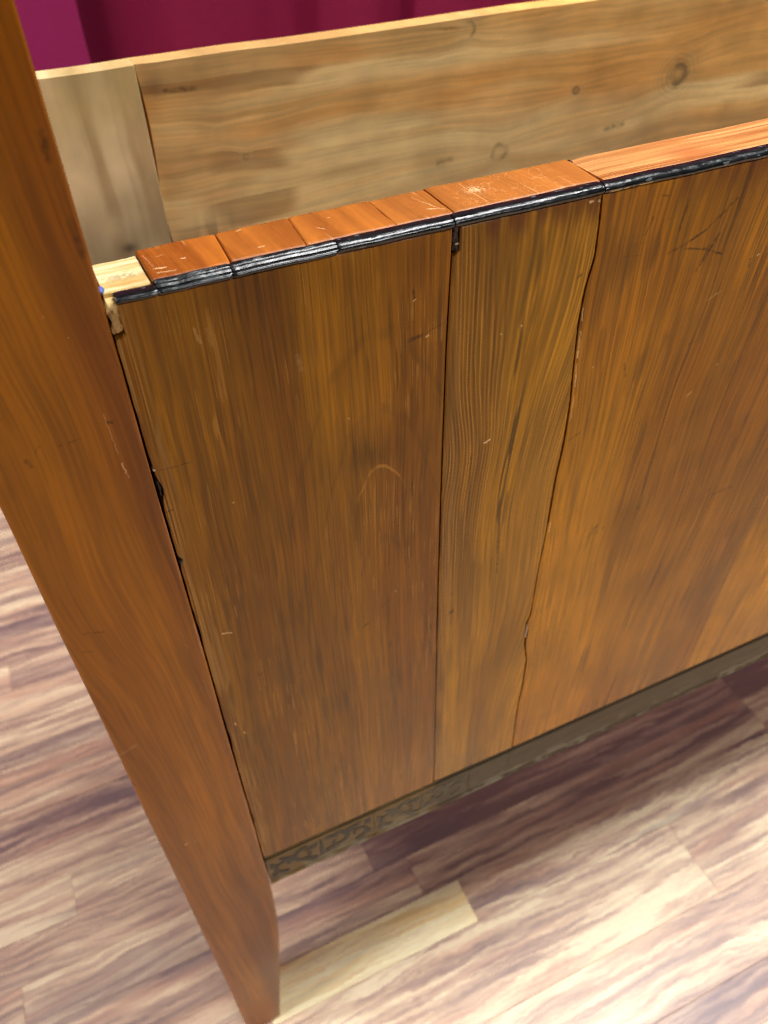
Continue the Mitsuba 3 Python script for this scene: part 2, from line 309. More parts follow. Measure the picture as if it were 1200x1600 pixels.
def post_fn(p, n, uv):
    x, z = p.x + 0.6 * p.y, p.z
    xw = x + 0.055 * (z - 0.6) + 0.016 * (fbm(x * 14 + 3, z * 6, 5.0) - 0.5)
    fig = fbm(xw * 42, z * 2.0, 3.0, 4)
    c = mix(C(108, 57, 0), C(156, 93, 0), smoothstep(0.32, 0.74, fig))
    c = c * (0.78 + 0.44 * fbm(xw * 34, z * 12, 8.0, 4))
    c = mix(c, C(118, 58, 2), 0.55 * smoothstep(0.42, 0.68, fbm(x * 26 + 1, z * 3.2, 8.0)))
    c = c * (1 + 0.20 * fibre(xw * 0.8, z * 0.8, 1.0))
    glow = smoothstep(0.62, 0.78, fbm(xw * 60, z * 1.8, 11.0))
    c = mix(c, C(170, 104, 4), 0.5 * glow)
    fine = smoothstep(0.74, 0.9, noise(xw * 900, z * 30, 2.0))
    c = c * (1 - 0.14 * fine)
    X = p.x
    dark = strokes(X, z, [(-0.0440, 0.7440, -0.0430, 0.7405, 0.0012, 0.85), (-0.0310, 0.7462, -0.0290, 0.7470, 0.0005, 0.6), (-0.0270, 0.7466, -0.0220, 0.7472, 0.0005, 0.5),
                          (-0.0110, 0.7510, -0.0090, 0.7505, 0.0010, 0.75), (-0.0038, 0.858, -0.0036, 0.850, 0.0018, 0.7), (-0.0025, 0.830, -0.0022, 0.818, 0.0020, 0.6),
                          (-0.0400, 0.7460, -0.0375, 0.7490, 0.0004, 0.5), (-0.0500, 0.640, -0.0420, 0.637, 0.0010, 0.5), (-0.0540, 0.628, -0.0500, 0.626, 0.0009, 0.45),
                          (-0.0090, 0.470, -0.0060, 0.471, 0.0010, 0.4), (-0.0590, 0.505, -0.0585, 0.502, 0.0010, 0.7)])
    c = c * (1 - 0.7 * dark)
    light = strokes(X, z, [(-0.0115, 0.7550, -0.0107, 0.7350, 0.0004, 0.25), (-0.0105, 0.7300, -0.0095, 0.7220, 0.0006, 0.5), (-0.0590, 0.5365, -0.0490, 0.5400, 0.0018, 0.14),
                           (-0.0460, 0.4130, -0.0445, 0.4132, 0.0010, 0.85), (-0.0395, 0.4120, -0.0387, 0.4124, 0.0008, 0.85), (-0.0150, 0.862, -0.0149, 0.8615, 0.0006, 0.7),
                           (-0.0205, 0.800, -0.0204, 0.7995, 0.0005, 0.6), (-0.0150, 0.790, -0.0149, 0.7895, 0.0004, 0.5), (-0.0080, 0.620, -0.0074, 0.600, 0.0004, 0.2), (-0.0045, 0.575, -0.0035, 0.555, 0.0004, 0.2)])
    worn = (1 - smoothstep(0.0, 0.0022, -X)) * smoothstep(0.45, 0.7, noise(z * 70, 4.0)) * (1 - smoothstep(0.70, 0.80, z))
    c = mix(c, C(168, 110, 70), 0.6 * worn)
    return mix(c, C(224, 178, 128), light)


def post_bump(p, n, uv):
    return 0.7 * fbm(p.x * 45, p.z * 6, 6.0) + 0.3 * fbm(p.x * 240, p.z * 8, 2.0, 2)


scene['mat_post'] = varnished(post_fn, lambda p, n, uv: 0.24 + 0.16 * fbm(p.x * 40, p.z * 14, 5.0), post_bump, 0.00016)


# --- cap pieces on the top edge
def cap_cross(p, n, uv):
    x, y, s = p.x, p.y, uv.x
    xw = x + 0.10 * (y - 0.018) + 0.003 * (fbm(x * 60, y * 30, s) - 0.5)
    c = mix(C(148, 76, 18), C(194, 112, 36), smoothstep(0.3, 0.7, fbm(xw * 110, y * 9, s + 2, 3)))
    c = mix(c, C(186, 116, 50), 0.8 * uv.y)
    c = c * (0.84 + 0.30 * fbm(xw * 900, y * 22, s, 2))
    c = mix(c, C(226, 160, 98), 0.55 * smoothstep(0.80, 0.90, noise(xw * 620 + s, y * 24, s)) * smoothstep(0.35, 0.6, noise(x * 150, y * 90, s)))
    # fine crazed scratches and chips
    cr = dr.abs(fbm(x * 420 + 3 * fbm(x * 90, y * 90), y * 300, s, 2) - 0.5)
    c = mix(c, C(238, 172, 110), 0.42 * (1 - smoothstep(0.004, 0.020, cr)) * smoothstep(0.1475, 0.152, x) * (1 - smoothstep(0.200, 0.206, x)))
    star = spot(x, y, 0.1630, 0.0205, 0.0042, 0.0032) * smoothstep(0.35, 0.62, noise(x * 1500, y * 900))
    c = mix(c, C(244, 204, 150), 0.85 * star)
    light = strokes(x, y, [(0.0335, 0.0160, 0.0345, 0.0162, 0.0007, 0.95), (0.0590, 0.0290, 0.0606, 0.0296, 0.0007, 0.8), (0.0625, 0.0110, 0.0645, 0.0114, 0.0008, 0.95),
                           (0.0890, 0.0170, 0.0910, 0.0145, 0.0005, 0.8), (0.0960, 0.0240, 0.0964, 0.0242, 0.0007, 0.9), (0.0240, 0.0220, 0.0280, 0.0226, 0.0004, 0.25),
                           (0.0215, 0.0125, 0.0260, 0.0120, 0.0007, 0.7), (0.0225, 0.0090, 0.0290, 0.0085, 0.0006, 0.7), (0.135, 0.026, 0.142, 0.008, 0.0005, 0.6),
                           (0.1360, 0.0130, 0.1420, 0.0100, 0.0007, 0.7), (0.0205, 0.026, 0.0220, 0.014, 0.0005, 0.25)])
    return mix(c, C(240, 196, 140), light)


def cap_long(p, n, uv):
    x, y = p.x, p.y
    yw = y + 0.002 * (fbm(x * 20, y * 60, 4.0) - 0.5)
    c = mix(C(166, 98, 44), C(210, 146, 84), smoothstep(0.3, 0.7, fbm(yw * 260, x * 9, 2.0, 4)))
    c = c * (0.82 + 0.34 * fbm(yw * 1500, x * 30, 3.0, 2))
    c = mix(c, C(170, 70, 24), 0.5 * spot(x, y, 0.272, 0.014, 0.012, 0.006))
    return mix(c, C(244, 186, 120), 0.4 * smoothstep(0.72, 0.86, noise(yw * 1200, x * 24, 7.0)))


scene['mat_cap_cross'] = varnished(cap_cross, 0.42)
scene['mat_cap_long'] = varnished(cap_long, 0.40)


def raw_fn(p, n, uv):
    x, y, z = p.x, p.y, p.z
    c = mix(C(216, 182, 112), C(250, 232, 176), smoothstep(0.3, 0.7, fbm((y + z) * 420, x * 26, 1.0, 3)))
    c = mix(c, C(176, 150, 108), 0.7 * spot(x, y, 0.010, 0.0165, 0.008, 0.0040) * smoothstep(0.3, 0.6, noise(x * 900, y * 900)))
    c = mix(c, C(206, 146, 66), 0.6 * spot(x, y, 0.012, 0.0095, 0.009, 0.0016))
    return c * (0.9 + 0.2 * noise((y + z) * 1400, x * 60))


scene['mat_raw'] = {'type': 'twosided', 'bsdf': {'type': 'principled', 'base_color': proc(raw_fn), 'roughness': 0.75, 'specular': 0.25}}
scene['mat_torn'] = {'type': 'twosided', 'bsdf': {'type': 'principled', 'roughness': 0.7, 'specular': 0.3, 'base_color': proc(
    lambda p, n, uv: mix(mix(C(120, 88, 46), C(180, 144, 90), smoothstep(0.3, 0.7, fbm(p.x * 900, p.z * 400, 2.0, 3))), C(236, 208, 140), smoothstep(0.7938, 0.7962, p.z + 0.004 * (noise(p.x * 900, p.z * 300) - 0.5))))}}


# --- ebonised bead
def bead_fn(p, n, uv):
    c = mix(C(8, 11, 12), C(22, 27, 28), fbm(p.x * 60, p.y * 500, p.z * 500))
    chip = smoothstep(0.80, 0.86, noise(p.x * 260, p.z * 900, p.y * 700)) * 0.5
    brush = (1 - smoothstep(0.0, 0.0010, dr.abs(p.z - 0.7985))) * smoothstep(0.2170, 0.2185, p.x) * (1 - smoothstep(0.236, 0.247, p.x))
    bare = brush * smoothstep(0.30, 0.60, noise(p.x * 700, p.z * 500))
    return mix(mix(c, C(120, 132, 136), chip), C(190, 160, 100), 0.8 * bare)


def bead_bump(p, n, uv):
    return fbm(p.x * 500, p.y * 900, p.z * 900, 2) + 0.8 * noise(p.x * 120, p.y * 1500, p.z * 1500)


scene['mat_bead'] = varnished(bead_fn, lambda p, n, uv: 0.13 + 0.2 * noise(p.x * 300, p.z * 600, p.y * 600), bead_bump, 0.00010, spec=0.6)
scene['mat_filler'] = varnished(lambda p, n, uv: mix(C(24, 16, 14), C(70, 58, 54), smoothstep(0.5, 0.8, noise(p.x * 900, p.z * 700))), 0.25,
                                lambda p, n, uv: fbm(p.x * 700, p.z * 500, 1.0, 2), 0.0006)
scene['mat_chip'] = {'type': 'twosided', 'bsdf': {'type': 'principled', 'base_color': {'type': 'rgb', 'value': [0.52, 0.40, 0.27]}, 'roughness': 0.6}}
scene['mat_core'] = {'type': 'twosided', 'bsdf': {'type': 'principled', 'roughness': 0.7, 'base_color': proc(
    lambda p, n, uv: mix(C(70, 42, 24), C(96, 62, 34), fbm(p.x * 60, p.z * 8)))}}
scene['mat_blue'] = {'type': 'twosided', 'bsdf': {'type': 'principled', 'base_color': {'type': 'rgb', 'value': [0.10, 0.14, 0.42]}, 'roughness': 0.5}}


# --- skirting with its printed scrolls
def skirt_fn(p, n, uv):
    x, z, s = p.x, p.z, uv.x
    c = mix(C(84, 64, 32), C(116, 92, 48), fbm(x * 60, z * 160, s + 1))
    plain = mix(C(58, 46, 26), C(80, 66, 40), fbm(x * 40, z * 140, 5.0))
    c = mix(c, plain, smoothstep(0.140, 0.152, x + 0.006 * noise(x * 200, z * 300)))
    c = c * (0.86 + 0.28 * fbm(x * 26, z * 700, 2.0, 2))
    rub = smoothstep(0.50, 0.70, fbm(x * 90, z * 160, 9.0)) * smoothstep(0.322, 0.300, z)
    c = mix(c, C(150, 144, 120), 0.5 * rub)
    return c * (1 - 0.7 * (1 - smoothstep(0.0004, 0.0018, dr.abs(z - 0.3402)))) * (1 - 0.35 * (1 - smoothstep(0.0, 0.0014, dr.abs(z - 0.3035))))


scene['mat_skirt'] = varnished(skirt_fn, 0.45, spec=0.25)
scene['mat_scroll'] = varnished(lambda p, n, uv: mix(C(14, 12, 7), C(34, 29, 17), fbm(p.x * 160, p.z * 160)), 0.4)


scene['mat_scroll_worn'] = varnished(lambda p, n, uv: mix(mix(C(36, 32, 22), C(70, 62, 40), fbm(p.x * 160, p.z * 160)), C(62, 53, 32), smoothstep(0.128, 0.160, p.x)), 0.4)


# --- unvarnished pine of the far side
KNOTS = [(0.5360, 0.7290, 0.0150), (0.3600, 0.6926, 0.011), (0.3268, 0.7873, 0.0075), (0.1253, 0.7464, 0.0035), (0.1435, 0.7257, 0.0035), (0.4300, 0.7310, 0.005)]
far = lambda x, z: (-0.015 + (x + 0.015) * 0.979, 0.94 + (z - 0.94) * 0.979)
KNOTS = [(*far(x, z), r) for x, z, r in KNOTS]


def pine_fn(p, n, uv):
    x, z = p.x, p.z
    v = z + 0.036 * (fbm(x * 3.4, z * 8, 3.0) - 0.5) + 0.004 * (fbm(x * 24, z * 40, 7.0) - 0.5)
    kn, ring = mi.Float(0), mi.Float(0)
    for x0, z0, r in KNOTS:
        d2 = dr.square((x - x0) / 1.6) + dr.square(z - z0)
        v = v + 1.6 * r * r * (z - z0) / (d2 + r * r)
        d = dr.sqrt(dr.square(x - x0) + dr.square((z - z0) * 1.1)) + 0.002 * (noise(x * 160, z * 160) - 0.5)
        kn = dr.maximum(kn, (1 - smoothstep(0.55 * r, 0.85 * r, d)) * (0.35 + 0.65 * smoothstep(0.15 * r, 0.5 * r, d)))
        ring = dr.maximum(ring, (1 - smoothstep(0.9 * r, 2.2 * r, d)))
    fig = fbm(v * 40, x * 3.4, 2.0, 4)
    c = mix(C(222, 164, 90), C(252, 214, 144), smoothstep(0.28, 0.70, fig))
    c = mix(c, C(206, 138, 66), 0.40 * smoothstep(0.52, 0.72, fbm(x * 9, v * 34, 5.0)))
    c = mix(c, C(222, 186, 122), 0.45 * smoothstep(0.766, 0.796, z) * smoothstep(0.3, 0.6, fbm(x * 10, z * 60, 1.0)))
    thread = smoothstep(0.25, 0.75, noise(v * 420, x * 9, 4.0)) - 0.5 + 0.8 * (smoothstep(0.3, 0.7, noise(v * 900, x * 30, 6.0)) - 0.5)
    c = c * (1 + 0.13 * thread) * (0.74 + 0.52 * fbm(x * 34, z * 46, 9.0, 4))
    c = mix(c, C(150, 98, 48), 0.5 * smoothstep(0.62, 0.70, noise(v * 130, x * 6, 2.0)) * smoothstep(0.45, 0.6, noise(x * 14, z * 20, 8.0)))
    # age-greyed lower part
    c = mix(c, C(172, 140, 100), 0.45 * smoothstep(0.745, 0.675, z + 0.03 * (fbm(x * 9, z * 20, 8.0) - 0.5)) * smoothstep(0.25, 0.6, fbm(x * 12, z * 24, 6.0)))
    c = mix(c, C(216, 180, 124), 0.22 * ring * smoothstep(0.35, 0.7, noise(x * 300, z * 300)))
    rr = dr.sqrt(dr.square(x - KNOTS[0][0]) + dr.square((z - KNOTS[0][1]) * 1.1))
    rings = 0.5 + 0.5 * dr.sin(rr * 1500 + 3 * noise(x * 140, z * 140))
    c = c * (1 - 0.20 * rings * (1 - smoothstep(0.010, 0.030, rr)))
    c = mix(c, C(104, 86, 60), 0.72 * kn * smoothstep(0.10, 0.75, noise(x * 120, z * 120, 3.0)))
    X, Z = far(0.3083, 0.6936); X2, Z2 = far(0.4758, 0.6960); X3, Z3 = far(0.098, 0.7770)
    dark = strokes(x, z, [(X - 0.006, Z, X + 0.005, Z + 0.001, 0.0034, 0.40), (X2 - 0.009, Z2 - 0.001, X2 + 0.008, Z2, 0.0036, 0.5), (X3 - 0.004, Z3, X3 + 0.016, Z3 - 0.001, 0.0024, 0.6)])
    dark = dr.maximum(dark, 0.62 * smoothstep(0.45, 0.75, noise(x * 130, z * 26, 2.0)) * spot(x, z, 0.108, 0.668, 0.020, 0.022))
    dark = dr.maximum(dark, 0.35 * spot(x, z, X3 - 0.010, Z3 + 0.004, 0.007, 0.006))
    return mix(c, C(86, 66, 44), dark)


def cleat_fn(p, n, uv):
    x, z = p.x, p.z
    fig = fbm(x * 70 + 0.6 * fbm(x * 20, z * 14), z * 4, 2.0, 4)
    c = mix(C(200, 164, 112), C(242, 212, 158), smoothstep(0.3, 0.7, fig))
    c = mix(c, C(212, 184, 116), 0.6 * smoothstep(0.735, 0.79, z) * smoothstep(0.3, 0.6, fbm(x * 50, z * 12, 7.0)))
    c = mix(c, C(132, 116, 88), 0.6 * smoothstep(0.74, 0.69, z + 0.03 * (fbm(x * 20, z * 30, 4.0) - 0.5)))
    c = mix(c, C(222, 196, 146), 0.7 * spot(x, z, 0.037, 0.700, 0.008, 0.011))
    c = mix(c, C(208, 186, 138), 0.6 * spot(x, z, 0.062, 0.675, 0.006, 0.008))
    c = mix(c, C(70, 58, 42), 0.75 * spot(x, z, 0.045, 0.682, 0.005, 0.004))
    return c * (0.8 + 0.4 * fbm(x * 60, z * 40, 3.0, 4))


scene['mat_pine'] = varnished(pine_fn, 0.55, spec=0.35)
scene['mat_cleat'] = varnished(cleat_fn, 0.6, spec=0.3)


# --- laminate floor: uv.x = number of the piece, uv.y = its tone (0 dark violet brown .. 1 cream)
def floor_color(X, Y, s, tone):
    w = fbm(X * 4 + s * 3.1, Y * 10, s, 3) - 0.5
    w2 = fbm(X * 26, Y * 60 + s, s + 4, 3) - 0.5
    w3 = noise(X * 150, Y * 420, s + 1) - 0.5
    y = Y + 0.030 * w + 0.009 * w2 + 0.0022 * w3
    f = fbm(y * 46 + s * 5.7, (X + 0.05 * w2) * 4.2 + s, s, 4)
    f2 = smoothstep(0.2, 0.8, fbm(y * 190, X * 11 + s * 2, s + 9, 3))
    f3 = smoothstep(0.2, 0.8, noise(y * 700, X * 30 + s, s))
    t = dr.clip(tone + 1.10 * (f - 0.5) + 0.50 * (f2 - 0.5) + 0.28 * (f3 - 0.5), 0, 1)
    c = mix(C(130, 103, 98), C(174, 143, 124), smoothstep(0.02, 0.34, t))
    c = mix(c, C(206, 176, 146), smoothstep(0.30, 0.58, t))
    c = mix(c, C(238, 218, 180), smoothstep(0.54, 0.90, t))
    blush = smoothstep(0.52, 0.70, fbm(y * 70 + 4, X * 5 + s, s + 2, 3))
    c = mix(c, C(206, 156, 128), 0.40 * blush * (1 - smoothstep(0.7, 1.0, tone)))
    c = mix(c, C(112, 96, 102), 0.40 * smoothstep(0.56, 0.72, fbm(y * 52 + 11, X * 4 + s * 2, s + 6, 3)) * (1 - smoothstep(0.75, 1.0, tone)))
    pale = mix(C(246, 212, 142), C(255, 240, 192), smoothstep(0.25, 0.75, f + 0.3 * (f2 - 0.5)))
    c = mix(c, pale * (0.90 + 0.20 * f3), smoothstep(0.90, 0.97, tone))
    return c * (0.93 + 0.14 * noise(X * 200, Y * 1100, s))


scene['mat_plank'] = varnished(lambda p, n, uv: floor_color(p.x, p.y, uv.x, uv.y), 0.42, spec=0.8)


def floor_far(p, n, uv):
    row = dr.floor((p.y + 0.006) / 0.049)
    k = dr.floor((p.x + 0.31 * mikit.cell_rand(row, 3)) / 0.42)
    return floor_color(p.x, p.y, 20 * mikit.cell_rand(row, k, 1), 0.35 + 0.4 * mikit.cell_rand(row, k, 2))


scene['mat_floor'] = varnished(floor_far, 0.42, spec=0.8)


def cloth_fn(p, n, uv):
    return mix(C(108, 14, 46), C(126, 24, 60), noise(p.x * 1300, p.z * 1300, p.y * 600))


scene['mat_cloth'] = {'type': 'twosided', 'bsdf': {'type': 'principled', 'base_color': proc(cloth_fn), 'roughness': 0.8, 'specular': 0.15, 'sheen': 0.4}}
scene['mat_cloth_light'] = {'type': 'twosided', 'bsdf': {'type': 'principled', 'roughness': 0.8, 'specular': 0.15, 'sheen': 0.4, 'base_color': proc(
    lambda p, n, uv: mix(C(124, 24, 72), C(140, 34, 84), noise(p.x * 1300, p.z * 1300, p.y * 600)))}}
scene['mat_white'] = {'type': 'twosided', 'bsdf': {'type': 'principled', 'base_color': {'type': 'rgb', 'value': [0.8, 0.8, 0.8]}, 'roughness': 0.5}}

# ------------------------------------------------------------------ the setting
sheet = trimesh.Trimesh([(-6, -6, -0.004), (7, -6, -0.004), (7, 3, -0.004), (-6, 3, -0.004)], [(0, 1, 2), (0, 2, 3)])
add('floor', sheet, 'mat_floor', False)
labels['floor'] = {'label': 'laminate floor of mottled violet brown and cream wood strips', 'kind': 'structure'}


def plank(x0, x1, y0, y1, seed, tone):
    g = 0.00015
    m = bevel_box(x0 + g, x1 - g, y0 + g, y1 - g, -0.0038, 0.0, 0.0003)
    uv = np.tile([seed, tone], (len(m.vertices), 1))
    add('floor__plank', m, 'mat_plank', False, uv=uv)


ROWS = [-0.363, -0.314, -0.265, -0.216, -0.167, -0.094, -0.006, 0.043, 0.092, 0.141, 0.190, 0.239, 0.288, 0.337, 0.386, 0.435, 0.484, 0.533, 0.582, 0.631, 0.680, 0.729, 0.778, 0.827, 0.876, 0.925, 0.974, 1.023, 1.072, 1.121, 1.17]
SET = {  # row start -> [(x end, tone)...] where the photograph shows it
    -0.006: [(-0.60, 0.4), (-0.036, 0.62), (0.202, 0.97), (0.72, 0.36), (1.3, 0.5)],
    0.043: [(-0.62, 0.5), (-0.29, 0.45), (0.16, 0.34), (0.66, 0.40), (1.0, 0.5), (1.3, 0.4)],
    0.092: [(-0.66, 0.5), (-0.266, 0.42), (-0.03, 0.62), (0.12, 0.34), (0.66, 0.04), (1.0, 0.08), (1.3, 0.4)],
    0.141: [(-0.50, 0.55), (-0.05, 0.40), (0.40, 0.16), (0.85, 0.12), (1.3, 0.4)],
    0.190: [(-0.70, 0.4), (-0.20, 0.66), (0.22, 0.60), (0.70, 0.4), (1.3, 0.5)],
    0.239: [(-0.55, 0.6), (-0.06, 0.58), (0.50, 0.4), (0.9, 0.4), (1.3, 0.5)],
    -0.094: [(-0.64, 0.4), (-0.12, 0.55), (0.46, 0.66), (0.86, 0.62), (1.3, 0.5)],
    -0.167: [(-0.60, 0.5), (-0.10, 0.6), (0.62, 0.52), (1.3, 0.5)],
    -0.216: [(-0.60, 0.5), (0.30, 0.68), (0.56, 0.36), (0.9, 0.5), (1.3, 0.4)],
}
for k, (y0, y1) in enumerate(zip(ROWS[:-1], ROWS[1:])):
    x, cells = -1.0, SET.get(y0)
    if not cells:
        cells, e = [], -1.0 + rng.uniform(0.1, 0.4)
        while e < 1.3:
            cells.append((e, rng.uniform(0.34, 0.72)))
            e += rng.uniform(0.30, 0.50)
        cells.append((1.3, 0.5))
    for e, tone in cells:
        plank(x, e, y0, y1, rng.uniform(0, 20), tone)
        x = e

# ------------------------------------------------------------------ curtain behind
def drape(key, x0, x1, y0, ref, bsdf, n):
    xs, zs = np.linspace(x0, x1, n), np.linspace(0.004, 2.0, 24)
    X, Z = np.meshgrid(xs, zs)
    Y = y0 + PchipInterpolator(*zip(*ref))(np.clip(X + 0.010 * np.sin(Z * 2.1 + 3 * X) - 0.0088, ref[0][0], ref[-1][0])) * (0.8 + 0.3 * Z)
    idx = np.arange(X.size).reshape(X.shape)
    a, b, c, d = idx[:-1, :-1].ravel(), idx[:-1, 1:].ravel(), idx[1:, 1:].ravel(), idx[1:, :-1].ravel()
    front = np.stack([X, Y, Z], -1).reshape(-1, 3)
    o = len(front)
    F = np.vstack([np.stack([a, b, c], 1), np.stack([a, c, d], 1), np.stack([a, c, b], 1) + o, np.stack([a, d, c], 1) + o])
    for line, flip in ((idx[0], False), (idx[-1], True), (idx[:, 0], True), (idx[:, -1], False)):
        p, q = (line[:-1], line[1:]) if not flip else (line[1:], line[:-1])
        F = np.vstack([F, np.stack([p, p + o, q + o], 1), np.stack([p, q + o, q], 1)])
    return add(key, trimesh.Trimesh(np.vstack([front, front + [0, 0.0025, 0]]), F, process=False), bsdf, 50)


k = drape('curtain', 0.02, 3.3, 1.13, [(0.02, 0.075), (0.13, 0.060), (0.27, -0.025), (0.32, -0.010), (0.455, 0.055), (0.474, 0.050), (0.51, 0.0), (0.56, -0.006), (0.64, 0.030), (0.662, 0.034), (0.668, -0.006), (0.74, 0.010),
    (0.82, 0.045), (0.95, -0.02), (1.1, 0.03), (1.3, -0.02), (1.5, 0.03), (1.75, -0.02), (2.0, 0.03), (2.3, -0.02), (2.6, 0.03), (2.9, -0.02), (3.3, 0.02)], 'mat_cloth', 700)
labels[k] = {'label': 'dark burgundy cloth curtain in soft folds behind the bed', 'category': 'curtain', 'group': 'curtain panels behind the bed'}
k = drape('curtain', -1.6, 0.139, 1.075, [(-1.6, 0.0), (-1.3, 0.04), (-1.0, -0.02), (-0.75, 0.04), (-0.5, -0.03), (-0.3, 0.02), (-0.10, -0.045), (-0.02, -0.040), (0.139, 0.045)], 'mat_cloth_light', 400)
labels[k] = {'label': 'lighter magenta curtain panel at the far left, overlapping the darker one', 'category': 'curtain', 'group': 'curtain panels behind the bed'}

# ------------------------------------------------------------------ the bed
BED = 'wooden_bed'
labels[BED] = {'label': 'old varnished wooden bed with cracked side panel and chipped top edge on laminate floor', 'category': 'bed'}
ZB, ZT, L = 0.3425, 0.7975, 1.20


def post_mesh(x0, x1, y0, y1, top, flip=False):
    """Post, tapering below 0.3 m on its inner side (towards the bed)."""
    zs = [0.0, 0.004, 0.05, 0.10, 0.1415, 0.19, 0.2238, 0.25, 0.2743, 0.30, 0.345] + list(np.linspace(0.4, top - 0.002, 14)) + [top]
    inner = PchipInterpolator([0, 0.07, 0.1415, 0.2238, 0.2743, 0.30, 2], [0.0275, 0.0190, 0.0108, 0.0030, 0.0005, 0.0, 0.0])
    c = 0.0013
    V = []
    for i, z in enumerate(zs):
        a, b = (x0, x1 - inner(z)) if not flip else (x0 + inner(z), x1)
        q = 0.001 if i in (0, len(zs) - 1) else 0.0
        w = [0.00025 * math.sin(z * 31 + k * 1.7) for k in range(4)]
        ring = [(a + c, y0), (a + c + 0.004, y0 - 0.0004), ((a + b) / 2, y0 - 0.0008 + w[0]), (b - c - 0.004, y0 - 0.0004), (b - c, y0), (b - 0.3 * c, y0 + 0.3 * c), (b + w[1], y0 + c),
                (b, y1 - c), (b - c, y1), (a + c, y1), (a, y1 - c), (a + w[2], y0 + c), (a + 0.3 * c, y0 + 0.3 * c)]
        mx, my = (a + b) / 2, (y0 + y1) / 2
        V += [(mx + (x - mx) * (1 - q / (b - a) * 2), my + (y - my) * (1 - q / (y1 - y0) * 2), z) for x, y in ring]
    n, m = len(ring), len(zs)
    F = []
    for k in range(m - 1):
        for i in range(n):
            j = (i + 1) % n
            F += [(k * n + i, k * n + j, (k + 1) * n + j), (k * n + i, (k + 1) * n + j, (k + 1) * n + i)]
    for i in range(1, n - 1):
        F += [(0, i + 1, i), ((m - 1) * n, (m - 1) * n + i, (m - 1) * n + i + 1)]
    return trimesh.Trimesh(np.array(V), np.array(F), process=False)


add(f'{BED}__post', post_mesh(-0.060, -0.0001, -0.0012, 0.050, 1.22), 'mat_post', 35, 'tapered orange brown front post with a few dents')
add(f'{BED}__post', post_mesh(-0.060, -0.0001, 0.285, 0.335, 1.22), 'mat_post', 35)
add(f'{BED}__post', post_mesh(L, L + 0.06, -0.0012, 0.050, 0.98, True), 'mat_post', 35)
add(f'{BED}__post', post_mesh(L, L + 0.06, 0.285, 0.335, 0.98, True), 'mat_post', 35)
add(f'{BED}__headboard', bevel_box(-0.042, -0.020, 0.050, 0.285, 0.28, 1.16, 0.002), 'mat_post', 35)
add(f'{BED}__footboard', bevel_box(L + 0.020, L + 0.042, 0.050, 0.285, 0.28, 0.92, 0.002), 'mat_post', 35)
add(f'{BED}__base_board', bevel_box(0.002, L - 0.002, 0.034, 0.303, 0.345, 0.360, 0.001), 'mat_core', 35)

SIDE = f'{BED}__side_panel'
add(SIDE, bevel_box(0.0008, L - 0.0008, 0.0085, 0.0300, 0.300, 0.7970, 0.0006), 'mat_core', 30)

crack = PchipInterpolator([0.30, 0.342, 0.36, 0.406, 0.43, 0.4585, 0.484, 0.505, 0.514, 0.56, 0.592, 0.633, 0.664, 0.682, 0.706, 0.722, 0.735, 0.75, 0.7605, 0.7685, 0.781, 0.7967, 0.81],
                          [0.2148, 0.2146, 0.2143, 0.2138, 0.2150, 0.2148, 0.2110, 0.2098, 0.2122, 0.2128, 0.2142, 0.2150, 0.2166, 0.2166, 0.2152, 0.2144, 0.2138, 0.2142, 0.2156, 0.2168, 0.2164, 0.2154, 0.2150])
joint = PchipInterpolator([0.30, 0.345, 0.4536, 0.558, 0.6385, 0.7068, 0.7357, 0.7648, 0.79, 0.81], [0.1422, 0.1421, 0.1413, 0.1407, 0.1405, 0.1404, 0.1405, 0.1410, 0.1416, 0.1418])
edge_w = lambda z: 0.0002 * math.sin(z * 410) * math.sin(z * 97 + 1)


def left1(z):
    torn = 0.0046 if z > 0.7855 + 0.0008 * math.sin(z * 2000) else 0.0008 + 0.0005 * max(0.0, math.sin(z * 61 + 2.0)) ** 6 + 0.0016 * math.exp(-((z - 0.708) / 0.006) ** 2) + 0.0010 * math.exp(-((z - 0.664) / 0.0025) ** 2)
    return torn + 0.6 * edge_w(z)


def left2(z):
    return (0.1450 + edge_w(z * 1.3)) if z > 0.7855 else joint(z) + 0.0003


gap = lambda z: (0.00052 if z > 0.60 else (0.00030 if z > 0.52 else 0.0005)) + 0.00012 * math.sin(z * 700) * math.sin(z * 230)
chip_at = lambda z: 0.0016 * math.exp(-((z - 0.494) / 0.008) ** 2)
wave = lambda s: (lambda X, Z: 0.0016 * nz2(X, Z, 7, s) + 0.0004 * nz2(X, Z, 40, s))
add(f'{SIDE}__board', slab(left1, lambda z: joint(z) - 0.0003, ZB, ZT, 0.0002, 0.008, 48, 220, wave(1)), 'mat_board_a', 30, 'dark olive brown board with an arched grain figure beside the post')
add(f'{SIDE}__board', slab(left2, lambda z: crack(z) - gap(z), ZB, ZT, 0.0003, 0.008, 34, 220, wave(2)), 'mat_board_b', 30, 'narrow board with pale striped grain between the two cracks')
add(f'{SIDE}__board', slab(lambda z: crack(z) + gap(z) + chip_at(z), lambda z: 0.6405, ZB, ZT, 0.0001, 0.008, 70, 220, wave(3)), 'mat_board_c', 30, 'wide amber board right of the wavy crack with dark scratches')
add(f'{SIDE}__board', slab(lambda z: 0.6413, lambda z: L - 0.001, ZB, ZT, 0.0001, 0.008, 30, 40, wave(4)), 'mat_board_c', 30)
# torn corner, dark filler in the notch, loose chips
rough_lump = lambda m, a, s: trimesh.Trimesh(m.vertices + a * np.stack([nz2(m.vertices[:, 0] * 300, m.vertices[:, 2] * 300 + k, 1.0, s + k) for k in range(3)], 1), m.faces, process=False)


